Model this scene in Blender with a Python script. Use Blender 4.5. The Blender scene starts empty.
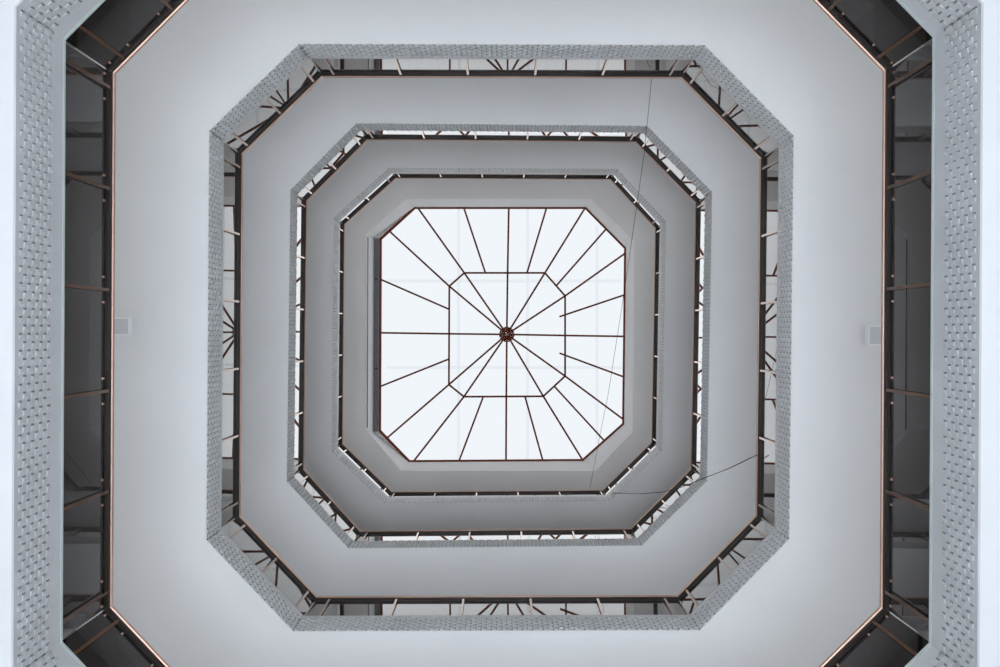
import bpy, bmesh, math, random
from mathutils import Vector, Matrix
random.seed(7)
sc = bpy.context.scene
COL = sc.collection

# ------------------------------------------------------------------ camera
BASE = 6.0                                  # eye height above the hall floor (invented depth, set for the light bounced upward)
F = 648.0                                    # focal length in pixels of a 1000 px wide frame
CX, CY = 0.0290, -0.0871
ROT = Matrix(((0.9999864, -0.0051333, 0.0009085),
              (0.0051362, 0.9999817, -0.0032013),
              (-0.0008920, 0.0032059, 0.9999945)))
cam_data = bpy.data.cameras.new('camera')
cam_data.sensor_width = 36.0
cam_data.lens = F * 36.0 / 1000.0
cam = bpy.data.objects.new('camera', cam_data)
COL.objects.link(cam)
rx, ry, rz = ROT[0], ROT[1], ROT[2]
m = Matrix(((rx[0], -ry[0], -rz[0], CX), (rx[1], -ry[1], -rz[1], CY), (rx[2], -ry[2], -rz[2], BASE), (0, 0, 0, 1)))
cam.matrix_world = m
sc.camera = cam

# ------------------------------------------------------------------ world, sun, exposure
world = bpy.data.worlds.new('sky')
sc.world = world
world.use_nodes = True
bg = world.node_tree.nodes['Background']
bg.inputs[0].default_value = (0.93, 0.965, 1.0, 1)
bg.inputs[1].default_value = 0.97
sun = bpy.data.lights.new('sun', 'SUN')
sun.energy = 16.5
sun.angle = math.radians(0.25)
sun.color = (0.95, 0.975, 1.0)
sun_o = bpy.data.objects.new('sun', sun)
COL.objects.link(sun_o)
sun_o.rotation_euler = (0, 0, 0)
vs = sc.view_settings
vs.view_transform = 'Standard'
vs.look = 'None'
vs.gamma = 1.0
vs.use_curve_mapping = False
vs.exposure = 0.0

# ------------------------------------------------------------------ materials
def mat(name, color, rough=0.6, metal=0.0, noise=0.0, scale=3.0, bump=0.0, bscale=60.0):
    mt = bpy.data.materials.new(name)
    mt.use_nodes = True
    nt = mt.node_tree
    b = nt.nodes['Principled BSDF']
    b.inputs['Base Color'].default_value = (*color, 1)
    b.inputs['Roughness'].default_value = rough
    b.inputs['Metallic'].default_value = metal
    tc = nt.nodes.new('ShaderNodeTexCoord')
    if noise > 0:
        n = nt.nodes.new('ShaderNodeTexNoise')
        n.inputs['Scale'].default_value = scale
        n.inputs['Detail'].default_value = 4
        r = nt.nodes.new('ShaderNodeValToRGB')
        r.color_ramp.elements[0].position = 0.3
        r.color_ramp.elements[1].position = 0.7
        r.color_ramp.elements[0].color = (*[c * (1 - noise) for c in color], 1)
        r.color_ramp.elements[1].color = (*[min(1, c * (1 + noise)) for c in color], 1)
        nt.links.new(tc.outputs['Object'], n.inputs['Vector'])
        nt.links.new(n.outputs['Fac'], r.inputs['Fac'])
        nt.links.new(r.outputs['Color'], b.inputs['Base Color'])
    if bump > 0:
        n2 = nt.nodes.new('ShaderNodeTexNoise')
        n2.inputs['Scale'].default_value = bscale
        n2.inputs['Detail'].default_value = 3
        bp = nt.nodes.new('ShaderNodeBump')
        bp.inputs['Strength'].default_value = bump
        bp.inputs['Distance'].default_value = 0.01
        nt.links.new(tc.outputs['Object'], n2.inputs['Vector'])
        nt.links.new(n2.outputs['Fac'], bp.inputs['Height'])
        nt.links.new(bp.outputs['Normal'], b.inputs['Normal'])
    return mt

def glass_mat(name, tint, base, gain, power, body=None, sheen=(1.0, 0.985, 0.97), rough=0.0):
    """thin coated glass: mirror share rises towards grazing angles, the rest passes through tinted"""
    mt = bpy.data.materials.new(name)
    mt.use_nodes = True
    nt = mt.node_tree
    nt.nodes.clear()
    out = nt.nodes.new('ShaderNodeOutputMaterial')
    mix = nt.nodes.new('ShaderNodeMixShader')
    tr = nt.nodes.new('ShaderNodeBsdfTransparent' if body is None else 'ShaderNodeBsdfDiffuse')
    tint = tint if body is None else body
    tr.inputs[0].default_value = (*tint, 1)
    gl = nt.nodes.new('ShaderNodeBsdfGlossy')
    gl.inputs['Roughness'].default_value = rough
    gl.inputs['Color'].default_value = (*sheen, 1)
    lw = nt.nodes.new('ShaderNodeLayerWeight')
    lw.inputs['Blend'].default_value = 0.5
    pw = nt.nodes.new('ShaderNodeMath'); pw.operation = 'POWER'; pw.inputs[1].default_value = power
    ma = nt.nodes.new('ShaderNodeMath'); ma.operation = 'MULTIPLY_ADD'; ma.use_clamp = True
    ma.inputs[1].default_value = gain; ma.inputs[2].default_value = base
    nt.links.new(lw.outputs['Facing'], pw.inputs[0])
    nt.links.new(pw.outputs[0], ma.inputs[0])
    nt.links.new(ma.outputs[0], mix.inputs[0])
    nt.links.new(tr.outputs[0], mix.inputs[1])
    nt.links.new(gl.outputs[0], mix.inputs[2])
    nt.links.new(mix.outputs[0], out.inputs[0])
    return mt

M_PLASTER = mat('white_plaster', (0.87, 0.87, 0.87), 0.85, noise=0.025, scale=0.6, bump=0.06, bscale=25)
M_FASCIA = mat('grey_relief_panel', (0.66, 0.66, 0.66), 0.7, noise=0.05, scale=2.0)
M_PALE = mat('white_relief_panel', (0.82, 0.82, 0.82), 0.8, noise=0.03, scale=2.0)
M_SLOT_SHADE = mat('slot_shade', (0.27, 0.27, 0.275), 0.9, noise=0.1, scale=8)  # darker backing that paints the shade inside the relief slots
M_HALL = mat('pale_hall_wall', (0.88, 0.90, 0.92), 0.8, noise=0.03, scale=0.7)
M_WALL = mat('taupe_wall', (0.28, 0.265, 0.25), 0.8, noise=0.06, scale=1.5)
M_FLOOR = mat('pale_blue_grey_stone', (0.80, 0.83, 0.88), 0.6, noise=0.04, scale=0.5)
M_TILE = mat('gallery_floor_tile', (0.80, 0.75, 0.72), 0.5, noise=0.05, scale=1.0)
M_WOOD = mat('warm_floor_board', (0.78, 0.64, 0.54), 0.5, noise=0.06, scale=1.5)
M_BRONZE = mat('dark_bronze', (0.022, 0.013, 0.010), 0.5, metal=0.0, noise=0.1, scale=8)
M_COPPER = mat('brushed_copper', (0.66, 0.44, 0.34), 0.32, metal=1.0, noise=0.06, scale=10)
M_GLASS = glass_mat('bronze_coated_glass', (0.28, 0.275, 0.28), 0.01, 5.5, 5.0)
M_POST = glass_mat('polished_bronze', None, 0.02, 6.6, 5.0, body=(0.11, 0.055, 0.032), sheen=(1.0, 0.88, 0.81), rough=0.12)
M_EDGE = mat('polished_glass_edge', (0.62, 0.68, 0.66), 0.3)
M_SKYGLASS = glass_mat('clear_roof_glass', (0.985, 0.99, 0.995), 0.0, 0.2, 2.5)
M_BAR = mat('brown_painted_steel', (0.20, 0.060, 0.032), 0.9, noise=0.08, scale=6)
M_HUB = mat('dark_steel', (0.10, 0.09, 0.085), 0.4, metal=0.6, noise=0.1, scale=9)
M_CAP = mat('grey_cap_plate', (0.38, 0.38, 0.39), 0.6, noise=0.15, scale=9)
M_VENT = mat('grey_aluminium', (0.30, 0.315, 0.34), 0.6, metal=0.2, noise=0.08, scale=6)
M_WHITE = mat('white_plastic', (0.96, 0.96, 0.96), 0.4, noise=0.01)
M_COVER_SHADED = mat('shaded_grey_cover', (0.70, 0.70, 0.71), 0.5, noise=0.01)  # greyer than the rim, to paint the shade of the underside
M_STRIP = glass_mat('cloudy_joint_strip', (0.955, 0.96, 0.965), 0.0, 0.05, 3.0)
M_CABLE = mat('dark_cable', (0.008, 0.0075, 0.0075), 0.9, noise=0.1, scale=5)
for _m in (M_CABLE, M_BAR):
    _m.node_tree.nodes['Principled BSDF'].inputs['Specular IOR Level'].default_value = 0.1

# ------------------------------------------------------------------ helpers
def tag(o, label=None, cat=None, group=None, kind=None):
    if label: o['label'] = label
    if cat: o['category'] = cat
    if group: o['group'] = group
    if kind: o['kind'] = kind
    return o

def link(name, bm, mats, parent=None, smooth=False):
    me = bpy.data.meshes.new(name)
    bmesh.ops.recalc_face_normals(bm, faces=bm.faces)
    bm.to_mesh(me)
    bm.free()
    for mm in (mats if isinstance(mats, (list, tuple)) else [mats]):
        me.materials.append(mm)
    if smooth:
        for p in me.polygons: p.use_smooth = True
    o = bpy.data.objects.new(name, me)
    COL.objects.link(o)
    if parent:
        o.parent = parent
        o.matrix_parent_inverse = Matrix.Translation(parent.location).inverted()
    return o

def empty(name, loc):
    o = bpy.data.objects.new(name, None)
    o.empty_display_size = 0.2
    o.location = loc
    COL.objects.link(o)
    return o

def prism(bm, pts_a, pts_b, mat_index=0):
    """closed solid between two matching outlines; returns side faces then the two caps"""
    va = [bm.verts.new(p) for p in pts_a]
    vb = [bm.verts.new(p) for p in pts_b]
    n = len(va)
    fs = [bm.faces.new((va[i], va[(i + 1) % n], vb[(i + 1) % n], vb[i])) for i in range(n)]
    fs += [bm.faces.new(va[::-1]), bm.faces.new(vb)]
    for f in fs: f.material_index = mat_index
    return fs

def offset_poly(C, d):
    """push every side of the outline C outward by d and meet the sides again at the corners"""
    n = len(C)
    lines = []
    for i in range(n):
        a, b = Vector(C[i]), Vector(C[(i + 1) % n])
        t = (b - a).normalized()
        nn = Vector((t.y, -t.x))
        lines.append((a + nn * d, t))
    out = []
    for i in range(n):
        (p, t), (q, u) = lines[i - 1], lines[i]
        den = t.x * u.y - t.y * u.x
        w = q - p
        k = (w.x * u.y - w.y * u.x) / den
        out.append(p + t * k)
    return out

def sweep(bm, C, side, prof, mi=0, gap=0.0):
    """profile (d, z) swept along one side of the outline, mitred at its two corners"""
    pa, pb = [], []
    for d, z in prof:
        P = offset_poly(C, d)
        a, b = P[side], P[(side + 1) % 8]
        t = (b - a).normalized()
        a, b = a + t * gap, b - t * gap
        pa.append((a.x, a.y, z)); pb.append((b.x, b.y, z))
    return prism(bm, pa, pb, mi)

def side_frame(C, side):
    a, b = Vector(C[side]), Vector(C[(side + 1) % 8])
    t = (b - a).normalized()
    n = Vector((t.y, -t.x))
    L = (b - a).length
    return lambda s, d, z: (a.x + t.x * s + n.x * d, a.y + t.y * s + n.y * d, z), L

def box_side(bm, fr, s0, s1, d0, d1, z0, z1, mi=0):
    return prism(bm, [fr(s0, d0, z0), fr(s1, d0, z0), fr(s1, d1, z0), fr(s0, d1, z0)],
                 [fr(s0, d0, z1), fr(s1, d0, z1), fr(s1, d1, z1), fr(s0, d1, z1)], mi)

def ring_slab(bm, inner, outer, z0, z1):
    n = len(inner)
    for i in range(n):
        j = (i + 1) % n
        prism(bm, [(*inner[i], z0), (*inner[j], z0), (*outer[j], z0), (*outer[i], z0)],
              [(*inner[i], z1), (*inner[j], z1), (*outer[j], z1), (*outer[i], z1)])
    bmesh.ops.remove_doubles(bm, verts=bm.verts, dist=1e-4)
    # drop the internal walls between neighbouring sectors
    seen = {}
    for f in list(bm.faces):
        key = tuple(sorted(v.index for v in f.verts))
        seen.setdefault(key, []).append(f)

def bar(bm, p, q, w, h, up=Vector((0, 0, 1)), mi=0):
    p, q = Vector(p), Vector(q)
    t = (q - p).normalized()
    s = t.cross(up).normalized()
    u = s.cross(t).normalized()
    o = [s * (w / 2) - u * (h / 2), s * (w / 2) + u * (h / 2), -s * (w / 2) + u * (h / 2), -s * (w / 2) - u * (h / 2)]
    prism(bm, [p + k for k in o], [q + k for k in o], mi)

def tube(bm, pts, r, n=8):
    rings = []
    for i, p in enumerate(pts):
        p = Vector(p)
        t = (Vector(pts[min(i + 1, len(pts) - 1)]) - Vector(pts[max(i - 1, 0)])).normalized()
        a = t.orthogonal().normalized() if abs(t.z) > 0.99 else t.cross(Vector((0, 0, 1))).normalized()
        b = t.cross(a)
        rings.append([bm.verts.new(p + a * (r * math.cos(k * 2 * math.pi / n)) + b * (r * math.sin(k * 2 * math.pi / n))) for k in range(n)])
    for A, B in zip(rings, rings[1:]):
        for k in range(n):
            bm.faces.new((A[k], A[(k + 1) % n], B[(k + 1) % n], B[k]))
    bm.faces.new(rings[0][::-1]); bm.faces.new(rings[-1])

# ------------------------------------------------------------------ the shaft: survey of the five storeys (metres, heights above the eye)
LEVELS = [
    dict(key='first', bay=1.045, soffit=5.367, ftop=5.960, rail=6.775, pad0=0.045,
         C=[(-2.741, -4.008), (2.791, -4.009), (3.985, -2.812), (3.993, 2.763), (2.766, 3.986), (-2.814, 4.044), (-4.0, 2.798), (-3.988, -2.747)]),
    dict(key='second', bay=1.035, soffit=8.884, ftop=9.345, rail=10.076, pad0=0.0,
         C=[(-2.749, -4.001), (2.798, -4.012), (4.018, -2.784), (3.992, 2.739), (2.783, 3.988), (-2.795, 4.034), (-3.986, 2.794), (-3.969, -2.811)]),
    dict(key='third', bay=1.06, soffit=12.343, ftop=12.745, rail=13.445, pad0=0.0,
         C=[(-2.737, -4.024), (2.793, -4.005), (4.032, -2.761), (3.968, 2.741), (2.737, 3.973), (-2.85, 4.054), (-4.023, 2.787), (-3.979, -2.76)]),
    dict(key='fourth', bay=1.062, soffit=15.66, ftop=16.21, rail=16.78, pad0=0.0,
         C=[(-2.692, -4.017), (2.835, -4.014), (3.998, -2.767), (3.934, 2.762), (2.686, 3.992), (-2.754, 4.067), (-4.031, 2.837), (-4.004, -2.824)]),
]
for lv in LEVELS:
    lv['C'] = [Vector(c) for c in lv['C']]
    for k in ('soffit', 'ftop', 'rail'): lv[k] += BASE
TOP_Z = 19.084 + BASE
TOP_C = [Vector(c) for c in [(-2.759, -3.973), (2.676, -3.998), (3.961, -2.742), (3.941, 2.85), (2.851, 4.01), (-2.881, 4.042), (-3.926, 2.822), (-3.95, -2.926)]]
DEPTH = 2.15                                   # gallery width
SIDES = ['upper', 'upper right', 'right', 'lower right', 'lower', 'lower left', 'left', 'upper left']
RING = {'first': 'outermost and nearest', 'second': 'second', 'third': 'third', 'fourth': 'innermost and topmost'}
STEP = {'first': 'outermost', 'second': 'second', 'third': 'third', 'fourth': 'innermost'}

# ------------------------------------------------------------------ setting: hall floor, pillars, gallery slabs, walls
bm = bmesh.new()
prism(bm, [(-8, -8, -0.3), (8, -8, -0.3), (8, 8, -0.3), (-8, 8, -0.3)], [(-8, -8, 0), (8, -8, 0), (8, 8, 0), (-8, 8, 0)])
tag(link('floor', bm, M_FLOOR), 'pale stone floor of the hall below', 'floor', kind='structure')

OUT = offset_poly(LEVELS[0]['C'], DEPTH)
OUTER = offset_poly(LEVELS[0]['C'], DEPTH + 0.25)
PIL = offset_poly(LEVELS[0]['C'], DEPTH - 0.1)
for i, p in enumerate(PIL):
    bm = bmesh.new()
    z1 = LEVELS[0]['soffit']
    for r0, za, zb in ((0.34, 0, 0.18), (0.26, 0.18, z1 - 0.25), (0.34, z1 - 0.25, z1)):
        ca = [(p.x + r0 * math.cos(k * math.pi / 12), p.y + r0 * math.sin(k * math.pi / 12), za) for k in range(24)]
        prism(bm, ca, [(x, y, zb) for x, y, _ in ca])
    tag(link('trim_%d' % (i + 1), bm, M_PLASTER), 'white round pillar under the first gallery', 'pillar', kind='structure')

def slab(name, inner, z0, z1, label, tile=None):
    tile = tile or M_TILE
    bm = bmesh.new()
    n = 8
    vi0 = [bm.verts.new((*p, z0)) for p in inner]; vi1 = [bm.verts.new((*p, z1)) for p in inner]
    vo0 = [bm.verts.new((*p, z0)) for p in OUTER]; vo1 = [bm.verts.new((*p, z1)) for p in OUTER]
    for i in range(n):
        j = (i + 1) % n
        bm.faces.new((vi0[i], vi0[j], vo0[j], vo0[i])); bm.faces.new((vi1[i], vo1[i], vo1[j], vi1[j])).material_index = 1
        bm.faces.new((vi0[i], vi1[i], vi1[j], vi0[j])); bm.faces.new((vo0[i], vo0[j], vo1[j], vo1[i]))
    return tag(link(name, bm, [M_PLASTER, tile]), label, 'ceiling', kind='structure')

for k, lv in enumerate(LEVELS):
    nm = 'ceiling' if k == 0 else 'ceiling_%d' % (k + 1)
    slab(nm, offset_poly(lv['C'], 0.009), lv['soffit'], lv['soffit'] + 0.36, 'white soffit of the %s ring' % STEP[lv['key']], M_WOOD if k > 1 else M_TILE)
slab('ceiling_5', TOP_C, TOP_Z, TOP_Z + 0.3, 'white top ceiling round the skylight opening')

# gallery back walls; their unseen windows are added to light the soffits
wn = 1
def wall_box(p, q, P, Q, za, zb):
    bm = bmesh.new()
    prism(bm, [(*p, za), (*q, za), (*Q, za), (*P, za)], [(*p, zb), (*q, zb), (*Q, zb), (*P, zb)])
    return bm
for k, lv in enumerate(LEVELS):
    z0 = lv['soffit'] + 0.36
    z1 = LEVELS[k + 1]['soffit'] if k < 3 else TOP_Z
    for s in range(8):
        j = (s + 1) % 8
        side = SIDES[s]
        wl = 'wall_%s_%d' % (side.replace(' ', '_'), k + 1)
        lab = 'taupe back wall of the %s gallery, %s side' % (lv['key'], side)
        sill, head = ((0.45, 0.4), (0.9, 0.8), (1.1, 1.0), (0.9, 0.8))[k]
        if s in (3, 4, 5) and k > 1: sill, head = sill + 0.3, head + 0.25  # smaller added openings on the lower sides, to dim those soffits
        bm = wall_box(OUT[s], OUT[j], OUTER[j], OUTER[s], z0, z0 + sill)
        prism(bm, [(*OUT[s], z1 - head), (*OUT[j], z1 - head), (*OUTER[j], z1 - head), (*OUTER[s], z1 - head)], [(*OUT[s], z1), (*OUT[j], z1), (*OUTER[j], z1), (*OUTER[s], z1)])
        L = (OUT[j] - OUT[s]).length
        t = (OUT[j] - OUT[s]).normalized()
        nrm = Vector((t.y, -t.x))
        e = 0.3
        for c, d, C2, D2 in ((OUT[s], OUT[s] + t * e, OUTER[s], OUT[s] + t * e + nrm * 0.25), (OUT[j] - t * e, OUT[j], OUT[j] - t * e + nrm * 0.25, OUTER[j])):
            prism(bm, [(*c, z0 + sill), (*d, z0 + sill), (*D2, z0 + sill), (*C2, z0 + sill)], [(*c, z1 - head), (*d, z1 - head), (*D2, z1 - head), (*C2, z1 - head)])
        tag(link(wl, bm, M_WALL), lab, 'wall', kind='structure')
        za, zb = z0 + sill, z1 - head
        def at(u, d): return OUT[s] + t * u + nrm * d
        bm = bmesh.new()
        nb = max(2, round((L - 2 * e) / 1.4))
        w = (L - 2 * e) / nb
        for i in range(nb + 1):
            u = e + i * w
            u0, u1 = max(e, u - 0.025), min(L - e, u + 0.025)
            prism(bm, [(*at(u0, .1), za), (*at(u1, .1), za), (*at(u1, .15), za), (*at(u0, .15), za)], [(*at(u0, .1), zb), (*at(u1, .1), zb), (*at(u1, .15), zb), (*at(u0, .15), zb)])
        for ya, yb in ((za, za + .05), (zb - .05, zb)):
            prism(bm, [(*at(e, .1), ya), (*at(L - e, .1), ya), (*at(L - e, .15), ya), (*at(e, .15), ya)], [(*at(e, .1), yb), (*at(L - e, .1), yb), (*at(L - e, .15), yb), (*at(e, .15), yb)])
        wo = tag(link('fill_window_%d' % wn, bm, M_BRONZE), 'added bronze framed light opening of the %s gallery, %s side' % (lv['key'], side), 'fill_window', kind='structure')
        bm = bmesh.new()
        prism(bm, [(*at(e, .12), za), (*at(L - e, .12), za), (*at(L - e, .13), za), (*at(e, .13), za)], [(*at(e, .12), zb), (*at(L - e, .12), zb), (*at(L - e, .13), zb), (*at(e, .13), zb)])
        link('pane', bm, M_SKYGLASS, wo)
        wn += 1

# white walls that close the hall below the first gallery
for s in range(8):
    bm = bmesh.new()
    j = (s + 1) % 8
    z1 = LEVELS[0]['soffit']
    prism(bm, [(*OUT[s], 0), (*OUT[j], 0), (*OUTER[j], 0), (*OUTER[s], 0)], [(*OUT[s], z1), (*OUT[j], z1), (*OUTER[j], z1), (*OUTER[s], z1)])
    tag(link('wall_hall_%s' % SIDES[s].replace(' ', '_'), bm, M_HALL), 'pale wall of the hall below, %s side' % SIDES[s], 'wall', kind='structure')

# ------------------------------------------------------------------ parapet bands with woven relief
PITCH, ROWH, SLOT = 0.142, 0.0487, 0.018
def relief_band(lv, side, idx):
    C = lv['C']
    bm = bmesh.new()
    z0, z1 = lv['soffit'], lv['ftop']
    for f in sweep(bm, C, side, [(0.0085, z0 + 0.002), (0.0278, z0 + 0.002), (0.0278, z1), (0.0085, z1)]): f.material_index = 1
    sweep(bm, C, side, [(0.0278, z0 + 0.362), (0.15, z0 + 0.362), (0.15, z1), (0.0278, z1)])
    rows = 8
    lip = 0.009 if lv['key'] == 'first' else 0.015
    zt = z0 + lv['pad0'] + rows * ROWH
    if lv['pad0'] > 0:
        sweep(bm, C, side, [(0.002, z0 - 0.001), (0.02, z0 - 0.001), (0.02, z0 + lv['pad0']), (0.002, z0 + lv['pad0'])])
    if zt < z1 - 0.004:
        sweep(bm, C, side, [(0.002, zt), (0.02, zt), (0.02, z1 + 0.001), (0.002, z1 + 0.001)])
    if lv['key'] == 'first':
        for f in sweep(bm, C, side, [(-0.006, z1 - 0.022), (0.02, z1 - 0.022), (0.02, z1 + 0.003), (-0.006, z1 + 0.003)]): f.material_index = 2
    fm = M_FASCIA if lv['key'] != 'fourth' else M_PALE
    fr, L = side_frame(C, side)
    flip = side in (5, 6, 7, 4)
    n = max(1, round(L / PITCH))
    pitch = L / n
    for r in range(rows):
        za = z0 + lv['pad0'] + r * ROWH
        zb = za + ROWH
        off = 0.5 * pitch if r % 2 else 0.0
        for i in range(-1, n + 1):
            s0 = i * pitch + off + SLOT / 2
            s1 = s0 + pitch - SLOT
            if s1 <= 0.006 or s0 >= L - 0.006: continue
            a, b = max(s0, 0.0005), min(s1, L - 0.0005)
            prof = [(s0, 0.012), (s0, -0.008), (s0 + 0.010, -lip), (s0 + 0.026, -lip), (s0 + 0.05, 0.003), (s1, 0.004), (s1, 0.012)]
            prof = [(min(max(s, a), b), d) for s, d in prof]
            if flip: prof = [(L - s, d) for s, d in prof]
            # skip points that collapsed at the ends
            q = []
            for e in prof:
                if not q or abs(q[-1][0] - e[0]) > 1e-5 or abs(q[-1][1] - e[1]) > 1e-5: q.append(e)
            if len(q) < 3: continue
            prism(bm, [fr(s, d, za) for s, d in q], [fr(s, d, zb) for s, d in q])
    return tag(link('trim_%d' % idx, bm, [fm, M_SLOT_SHADE, M_EDGE]), 'grey woven-relief parapet band, %s side of the %s ring' % (SIDES[side], STEP[lv['key']]), 'parapet', kind='structure')

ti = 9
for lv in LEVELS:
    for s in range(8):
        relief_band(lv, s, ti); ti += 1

# ------------------------------------------------------------------ balustrades
def tube_profile(dc, zc, r, n=10):
    return [(dc + r * math.cos(k * 2 * math.pi / n), zc + r * math.sin(k * 2 * math.pi / n)) for k in range(n)]

def balustrade(lv, side):
    C = lv['C']
    zt, zr = lv['ftop'], lv['rail']
    fr, L = side_frame(C, side)
    mid = fr(L / 2, 0.05, zt)
    long_side = side % 2 == 0
    lab = '%s balustrade with copper handrail, %s side of the %s ring' % ('long bronze glass' if long_side else 'short diagonal glass', SIDES[side], RING[lv['key']])
    root = tag(empty('balustrade', mid), lab, 'balustrade', group='glass balustrades round the %s gallery' % lv['key'])
    R = 4.0
    if long_side:
        ps = [L / 2 + (i - 2.5) * lv['bay'] for i in range(6)]
        joints = [-1] + ps[1:5] + [-1]
    else:
        ps = [L / 2 + (i - 1) * 0.177 * R for i in range(3)]
        joints = [-1, ps[1], -1]
    # glass, one pane per bay
    g0, g1, zg0, zg1 = 0.070, 0.082, zt - 0.05, zr - 0.066
    nb = len(joints) - 1
    Pi, Po = offset_poly(C, g0), offset_poly(C, g1)
    a_in = (Pi[side] - Vector(C[side])).dot((Vector(C[(side + 1) % 8]) - Vector(C[side])).normalized())
    for b in range(nb):
        bm = bmesh.new()
        s0 = joints[b] + 0.004 if b > 0 else a_in + 0.008
        s1 = joints[b + 1] - 0.004 if b < nb - 1 else L - a_in - 0.008
        fs = box_side(bm, fr, s0, s1, g0, g1, zg0, zg1)
        fs[1].material_index = 1; fs[3].material_index = 1; fs[4].material_index = 1; fs[5].material_index = 1
        link('glass_panel', bm, [M_GLASS, M_EDGE], root)
    # clamp channel that holds the upper edge of the glass
    bm = bmesh.new()
    sweep(bm, C, side, [(0.060, zr - 0.075), (0.086, zr - 0.075), (0.086, zr - 0.066), (0.060, zr - 0.066)], gap=0.003)
    link('clamp_channel', bm, M_BRONZE, root)
    # handrail: dark flat rail with a copper tube along its inner edge
    bm = bmesh.new()
    sweep(bm, C, side, [(0.022, zr - 0.058), (0.028, zr - 0.066), (0.078, zr - 0.066), (0.084, zr - 0.058), (0.084, zr - 0.012), (0.022, zr - 0.012)], gap=0.001)
    hr = link('handrail', bm, M_BRONZE, root)
    bm = bmesh.new()
    sweep(bm, C, side, tube_profile(0.028, zr - 0.022, 0.022), gap=0.001)
    tag(link('copper_tube', bm, M_COPPER, hr, smooth=False), 'bright copper tube')
    # posts: flat bars standing just inside the glass
    for s in ps:
        bm = bmesh.new()
        w = 0.0165
        box_side(bm, fr, s - w, s + w, 0.030, 0.045, zt - 0.03, zr - 0.06)
        box_side(bm, fr, s - w * 1.7, s + w * 1.7, 0.026, 0.050, zt - 0.04, zt + 0.015)
        po = link('post', bm, M_POST, root)
        if lv['key'] == 'first':
            for ds in (-0.13, 0.13):
                bm = bmesh.new()
                box_side(bm, fr, s + ds - 0.010, s + ds + 0.010, 0.055, 0.0695, zr - 0.125, zr - 0.105)
                tag(link('glass_clip', bm, M_COPPER, po), 'small bright clip')
    return root

for lv in LEVELS:
    for s in range(8):
        balustrade(lv, s)

# ------------------------------------------------------------------ roof: upstand walls and skylight
def ray(px, z):
    """the point at height z (above the eye) surveyed at photo position px"""
    v = Vector(((px[0] - 500) / F, (px[1] - 333.5) / F, 1.0))
    d = ROT.transposed() @ v
    return Vector((CX + d.x / d.z * z, CY + d.y / d.z * z, z + BASE))

ZE, ZRING, ZAPEX = 20.3, 20.48, 20.70
EAVE = [ray(p, ZE) for p in [(414.5, 207.3), (585.8, 207.3), (625.8, 247.8), (623.8, 424.2), (583.0, 460.7), (409.0, 461.8), (379.4, 431.0), (380.2, 238.8)]]
CURB = [e.copy() for e in EAVE]
CURB[6] = ray((373.2, 431.5), ZE); CURB[7] = ray((374.0, 238.5), ZE)
def off3(P, d, z=None):
    q = offset_poly([Vector((v.x, v.y)) for v in P], d)
    return [Vector((a.x, a.y, z if z is not None else P[0].z)) for a in q]
for s in range(8):
    j = (s + 1) % 8
    bm = bmesh.new()
    ti_, tj_ = TOP_C[s], TOP_C[j]
    oi = offset_poly(TOP_C, 0.25)
    ob = off3(CURB, 0.25)
    prism(bm, [(*ti_, TOP_Z), (*tj_, TOP_Z), (*oi[j], TOP_Z + 0.3), (*oi[s], TOP_Z + 0.3)],
          [CURB[s], CURB[j], ob[j], ob[s]])
    tag(link('wall_skylight_%s' % SIDES[s].replace(' ', '_'), bm, M_PLASTER), 'white upstand wall under the skylight, %s side' % SIDES[s], 'wall', kind='structure')

sky = tag(empty('skylight', Vector((0.2, 0, ZE + BASE))), 'octagonal glass roof skylight with brown radiating bars', 'skylight')
bm = bmesh.new()
fin = off3(EAVE, -0.045)
for s in range(8):
    j = (s + 1) % 8
    eo = off3(EAVE, 0.02)
    prism(bm, [fin[s] - Vector((0, 0, .03)), fin[j] - Vector((0, 0, .03)), eo[j] - Vector((0, 0, .03)), eo[s] - Vector((0, 0, .03))],
          [fin[s] + Vector((0, 0, .06)), fin[j] + Vector((0, 0, .06)), eo[j] + Vector((0, 0, .06)), eo[s] + Vector((0, 0, .06))])
link('frame', bm, M_BAR, sky)
bm = bmesh.new()
fo = off3(CURB, 0.30)
fi = off3(EAVE, 0.0)
for s in range(8):
    j = (s + 1) % 8
    za, zb = Vector((0, 0, .065)), Vector((0, 0, .085))
    prism(bm, [fi[s] + za, fi[j] + za, fo[j] + za, fo[s] + za], [fi[s] + zb, fi[j] + zb, fo[j] + zb, fo[s] + zb])
link('sun_block_ring', bm, M_PLASTER, sky)  # ring added to block sun from the gap behind the frame
APEX = ray((506.8, 334.4), ZAPEX)
RINGV = [ray(p, ZRING) for p in [(464.3, 272.9), (544.9, 272.9), (565.1, 295.9), (565.1, 376.1), (543.3, 396.3), (463.9, 396.7), (448.9, 384.6), (449.3, 286.2)]]
RADE = [ray(p, ZE) for p in [(418.6, 208.9), (584.5, 208.9), (625, 253.4), (623.4, 419.4), (582.5, 459.9), (413.7, 461.1), (387, 438), (389, 230.8)]]
for s in range(8):
    bm = bmesh.new(); bar(bm, RINGV[s], RINGV[(s + 1) % 8], 0.054, 0.06); link('ring_bar', bm, M_BAR, sky)
spokes = []                                     # (ring point, eave point)
for s in range(8):
    spokes.append((RINGV[s], RADE[s], True))
for s, (rp, ep) in zip((0, 2, 4, 6), [((507.6, 272.9), (508.8, 207.3)), ((565.1, 335.5), (624.2, 336.4)), ((506.3, 396.5), (506, 461.1)), ((449.1, 333.8), (379.7, 332.8))]):
    spokes.append((ray(rp, ZRING), ray(ep, ZE), True))
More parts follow.
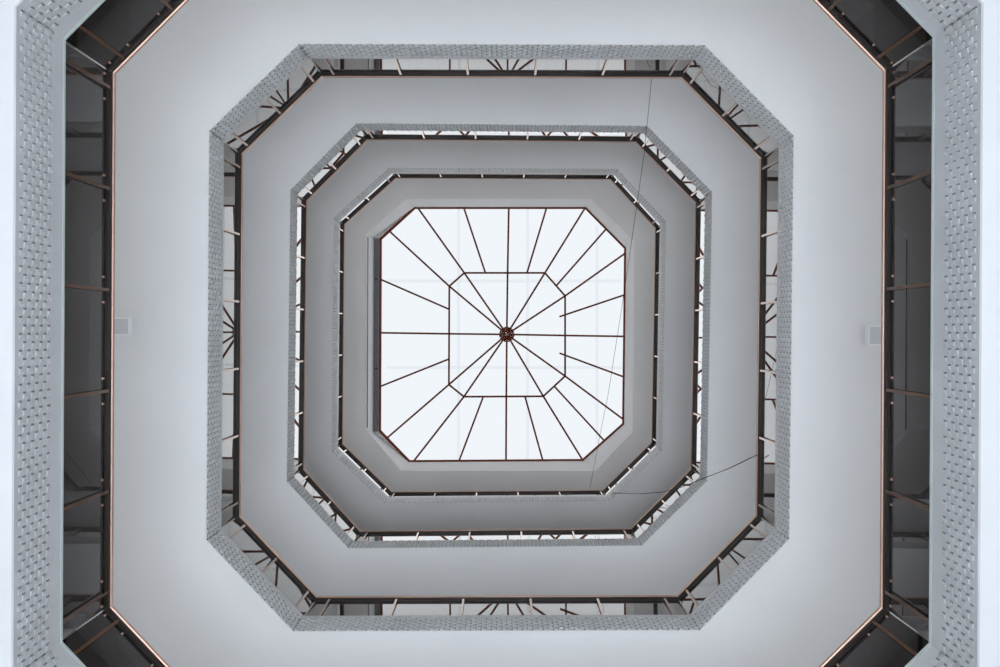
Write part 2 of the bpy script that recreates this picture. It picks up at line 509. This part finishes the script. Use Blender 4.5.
for rp, ep in [((485.4, 272.9), (463.9, 208)), ((527, 272.9), (546.5, 208)), ((556.2, 285.8), (606, 229.1)), ((565.1, 314.8), (624.2, 295)),
               ((565.1, 355.2), (623.8, 376.9)), ((554.2, 386.2), (603.6, 440)), ((525, 396.5), (542.8, 460.6)), ((483.3, 396.6), (459, 461)),
               ((449, 359), (378.9, 387)), ((449.2, 309.3), (379.7, 279))]:
    spokes.append((ray(rp, ZRING), ray(ep, ZE), False))
for r, e, full in spokes:
    bm = bmesh.new()
    bar(bm, r if not full else APEX, r, 0.058, 0.06) if full else None
    if full:
        bar(bm, r, e, 0.058, 0.06)
        link('rafter', bm, M_BAR, sky)
    else:
        t = (r - e).normalized()
        past = 0.19 if (r.x > 2.0 and abs(r.y) < 1.0) else 0.0
        bar(bm, e, r + t * past, 0.056, 0.055)
        link('glazing_bar', bm, M_BAR, sky)
# panes
ang = lambda v: math.atan2(v.y - APEX.y, v.x - APEX.x)
LIFT = Vector((0, 0, 0.045))
inner = sorted([s[0] for s in spokes if s[2]], key=ang)
def pane(pts):
    bm = bmesh.new()
    c = sum(pts, Vector()) / len(pts)
    vs_ = [bm.verts.new(c + (p - c) * 0.995 + LIFT) for p in pts]
    f = bm.faces.new(vs_)
    ex = bmesh.ops.extrude_face_region(bm, geom=[f])
    for v in [g for g in ex['geom'] if isinstance(g, bmesh.types.BMVert)]: v.co.z += 0.012
    link('pane', bm, M_SKYGLASS, sky)
for i, v in enumerate(inner):
    pane([APEX, v, inner[(i + 1) % len(inner)]])
sp = sorted(spokes, key=lambda s: ang(s[1]))
for i, a in enumerate(sp):
    b = sp[(i + 1) % len(sp)]
    a0, a1 = ang(a[1]), ang(b[1])
    if a1 < a0: a1 += 2 * math.pi
    mids = []
    for e in EAVE:
        k = ang(e)
        for kk in (k, k + 2 * math.pi):
            if a0 + 1e-4 < kk < a1 - 1e-4: mids.append((kk, e))
    pane([a[0], a[1]] + [e for _, e in sorted(mids, key=lambda q: q[0])] + [b[1], b[0]])
# cloudy joint strips of the weather sheet that lies over the glass
zs = ZAPEX + 0.25
for (x0, y0, x1, y1) in ((458.5, 209, 458.5, 459), (527.5, 209, 527.5, 459), (597, 226, 597, 444), (386, 281, 622, 281), (386, 367.5, 622, 367.5)):
    bm = bmesh.new()
    bar(bm, ray((x0, y0), zs), ray((x1, y1), zs), 0.10, 0.01)
    tag(link('joint_strip', bm, M_STRIP, sky), 'faint cloudy joint strip')
# hub
bm = bmesh.new()
for r0, za, zb, n in ((0.055, -0.10, 0.05, 24),):
    ca = [(APEX.x + r0 * math.cos(k * 2 * math.pi / n), APEX.y + r0 * math.sin(k * 2 * math.pi / n), APEX.z + za) for k in range(n)]
    prism(bm, ca, [(x, y, APEX.z + zb) for x, y, _ in ca])
hub = link('hub', bm, M_HUB, sky)
bm = bmesh.new()
ca = [(APEX.x + 0.25 * math.cos(k * math.pi / 12), APEX.y + 0.25 * math.sin(k * math.pi / 12), APEX.z + 0.035) for k in range(24)]
prism(bm, ca, [(APEX.x + (x - APEX.x) * 0.3, APEX.y + (y - APEX.y) * 0.3, APEX.z + 0.075) for x, y, _ in ca])
tag(link('cap_plate', bm, M_CAP, hub), 'pale grey cap plate')
bm = bmesh.new()
for dx, dy in ((-0.03, -0.05), (-0.02, 0.02)):
    ca = [(APEX.x + dx + 0.014 * math.cos(k * math.pi / 6), APEX.y + dy + 0.022 * math.sin(k * math.pi / 6), APEX.z - 0.125) for k in range(12)]
    prism(bm, ca, [(x, y, APEX.z - 0.095) for x, y, _ in ca])
tag(link('bolt', bm, M_WHITE, hub), 'bright bolt heads')

# narrow vent along the left edge of the skylight
vr = tag(empty('roof_vent', (EAVE[6] + EAVE[7]) / 2 + Vector((-0.1, 0, 0))), 'narrow dark vent strip along the left edge of the skylight', 'vent')
x0, x1 = CURB[6].x - 0.02, EAVE[6].x - 0.05
ya, yb = EAVE[7].y - 0.02, EAVE[6].y + 0.02
zv = ZE + BASE + 0.03
bm = bmesh.new()
prism(bm, [(x0, ya, zv), (x1, ya, zv), (x1, yb, zv), (x0, yb, zv)], [(x0, ya, zv + .03), (x1, ya, zv + .03), (x1, yb, zv + .03), (x0, yb, zv + .03)])
link('backing', bm, M_VENT, vr)
for k in range(3):
    x = x0 + (k + 0.8) * (x1 - x0) / 3.4
    bm = bmesh.new()
    bar(bm, (x, ya + 0.02, zv - 0.03), (x, yb - 0.02, zv - 0.03), 0.012, 0.055)
    link('slat', bm, M_VENT, vr)
for py in (279.5, 368.5):
    q = ray((376.5, py), ZE)
    bm = bmesh.new()
    bar(bm, (q.x - 0.05, q.y, zv - 0.055), (q.x + 0.05, q.y, zv - 0.055), 0.05, 0.03)
    link('bracket', bm, M_HUB, vr)
# dark bar standing in for the shaded groove in the left upstand wall
bm = bmesh.new()
ga, gb = ray((367.6, 237), 19.17), ray((366.9, 428), 19.17)
bar(bm, ga + Vector((0.012, 0, 0)), gb + Vector((0.012, 0, 0)), 0.02, 0.03)
tag(link('groove_shade', bm, M_BRONZE), 'thin dark strip as groove shade along the left skylight upstand', 'groove_shade')

# ------------------------------------------------------------------ ceiling plates on the second soffit
def plate(x0, y0, x1, y1, label):
    z = LEVELS[1]['soffit'] - BASE
    a, b = ray((x0, y0), z), ray((x1, y1), z)
    c = (a + b) / 2
    zz = LEVELS[1]['soffit']
    root = tag(empty('ceiling_plate', (c.x, c.y, zz)), label, 'ceiling fitting', group='square plates on the second soffit')
    hx, hy = (b.x - a.x) / 2, (b.y - a.y) / 2
    bm = bmesh.new()
    w = 0.02
    for (sx0, sx1, sy0, sy1) in ((-hx, hx, -hy, -hy + w), (-hx, hx, hy - w, hy), (-hx, -hx + w, -hy + w, hy - w), (hx - w, hx, -hy + w, hy - w)):
        prism(bm, [(c.x + sx0, c.y + sy0, zz - .075), (c.x + sx1, c.y + sy0, zz - .075), (c.x + sx1, c.y + sy1, zz - .075), (c.x + sx0, c.y + sy1, zz - .075)],
              [(c.x + sx0, c.y + sy0, zz), (c.x + sx1, c.y + sy0, zz), (c.x + sx1, c.y + sy1, zz), (c.x + sx0, c.y + sy1, zz)])
    link('rim', bm, M_WHITE, root)  # extra white stands in for light on the side faces
    bm = bmesh.new()
    h2x, h2y = hx - w, hy - w
    prism(bm, [(c.x - h2x, c.y - h2y, zz - .068), (c.x + h2x, c.y - h2y, zz - .068), (c.x + h2x, c.y + h2y, zz - .068), (c.x - h2x, c.y + h2y, zz - .068)],
          [(c.x - h2x, c.y - h2y, zz), (c.x + h2x, c.y - h2y, zz), (c.x + h2x, c.y + h2y, zz), (c.x - h2x, c.y + h2y, zz)])
    tag(link('cover', bm, M_COVER_SHADED, root), 'cover greyed for its shaded underside')
plate(112.5, 317.5, 132.5, 335.5, 'white square ceiling plate beside the left handrail')
plate(865.5, 325.5, 885, 345.5, 'white square ceiling plate beside the right handrail')

# ------------------------------------------------------------------ thin cables strung across the shaft
def cable(px, za, zb, r, label, zs=None):
    n = len(px)
    pts = []
    for i, p in enumerate(px):
        t = i / (n - 1)
        z = zs[i] if zs else 1.0 / ((1 - t) / za + t / zb)
        pts.append(ray(p, z))
    bm = bmesh.new()
    tube(bm, pts, r, 6)
    return tag(link('cable', bm, M_CABLE), label, 'cable', group='thin cables across the shaft')
cable([(757, 455), (730, 468), (703, 478.5), (682, 487), (663, 492), (640, 493.8), (612, 493)], 10.0, 16.7, 0.0065, 'thin dark cable crossing the lower right gallery soffits',
      [9.95, 10.9, 11.8, 12.45, 13.1, 14.1, 15.85])
cable([(651.5, 79), (648.5, 110), (644.5, 151), (635, 218), (621, 313), (608, 395), (599, 440), (590, 488)], 10.0, 16.7, 0.004, 'thin dark cable hanging across the right of the skylight')
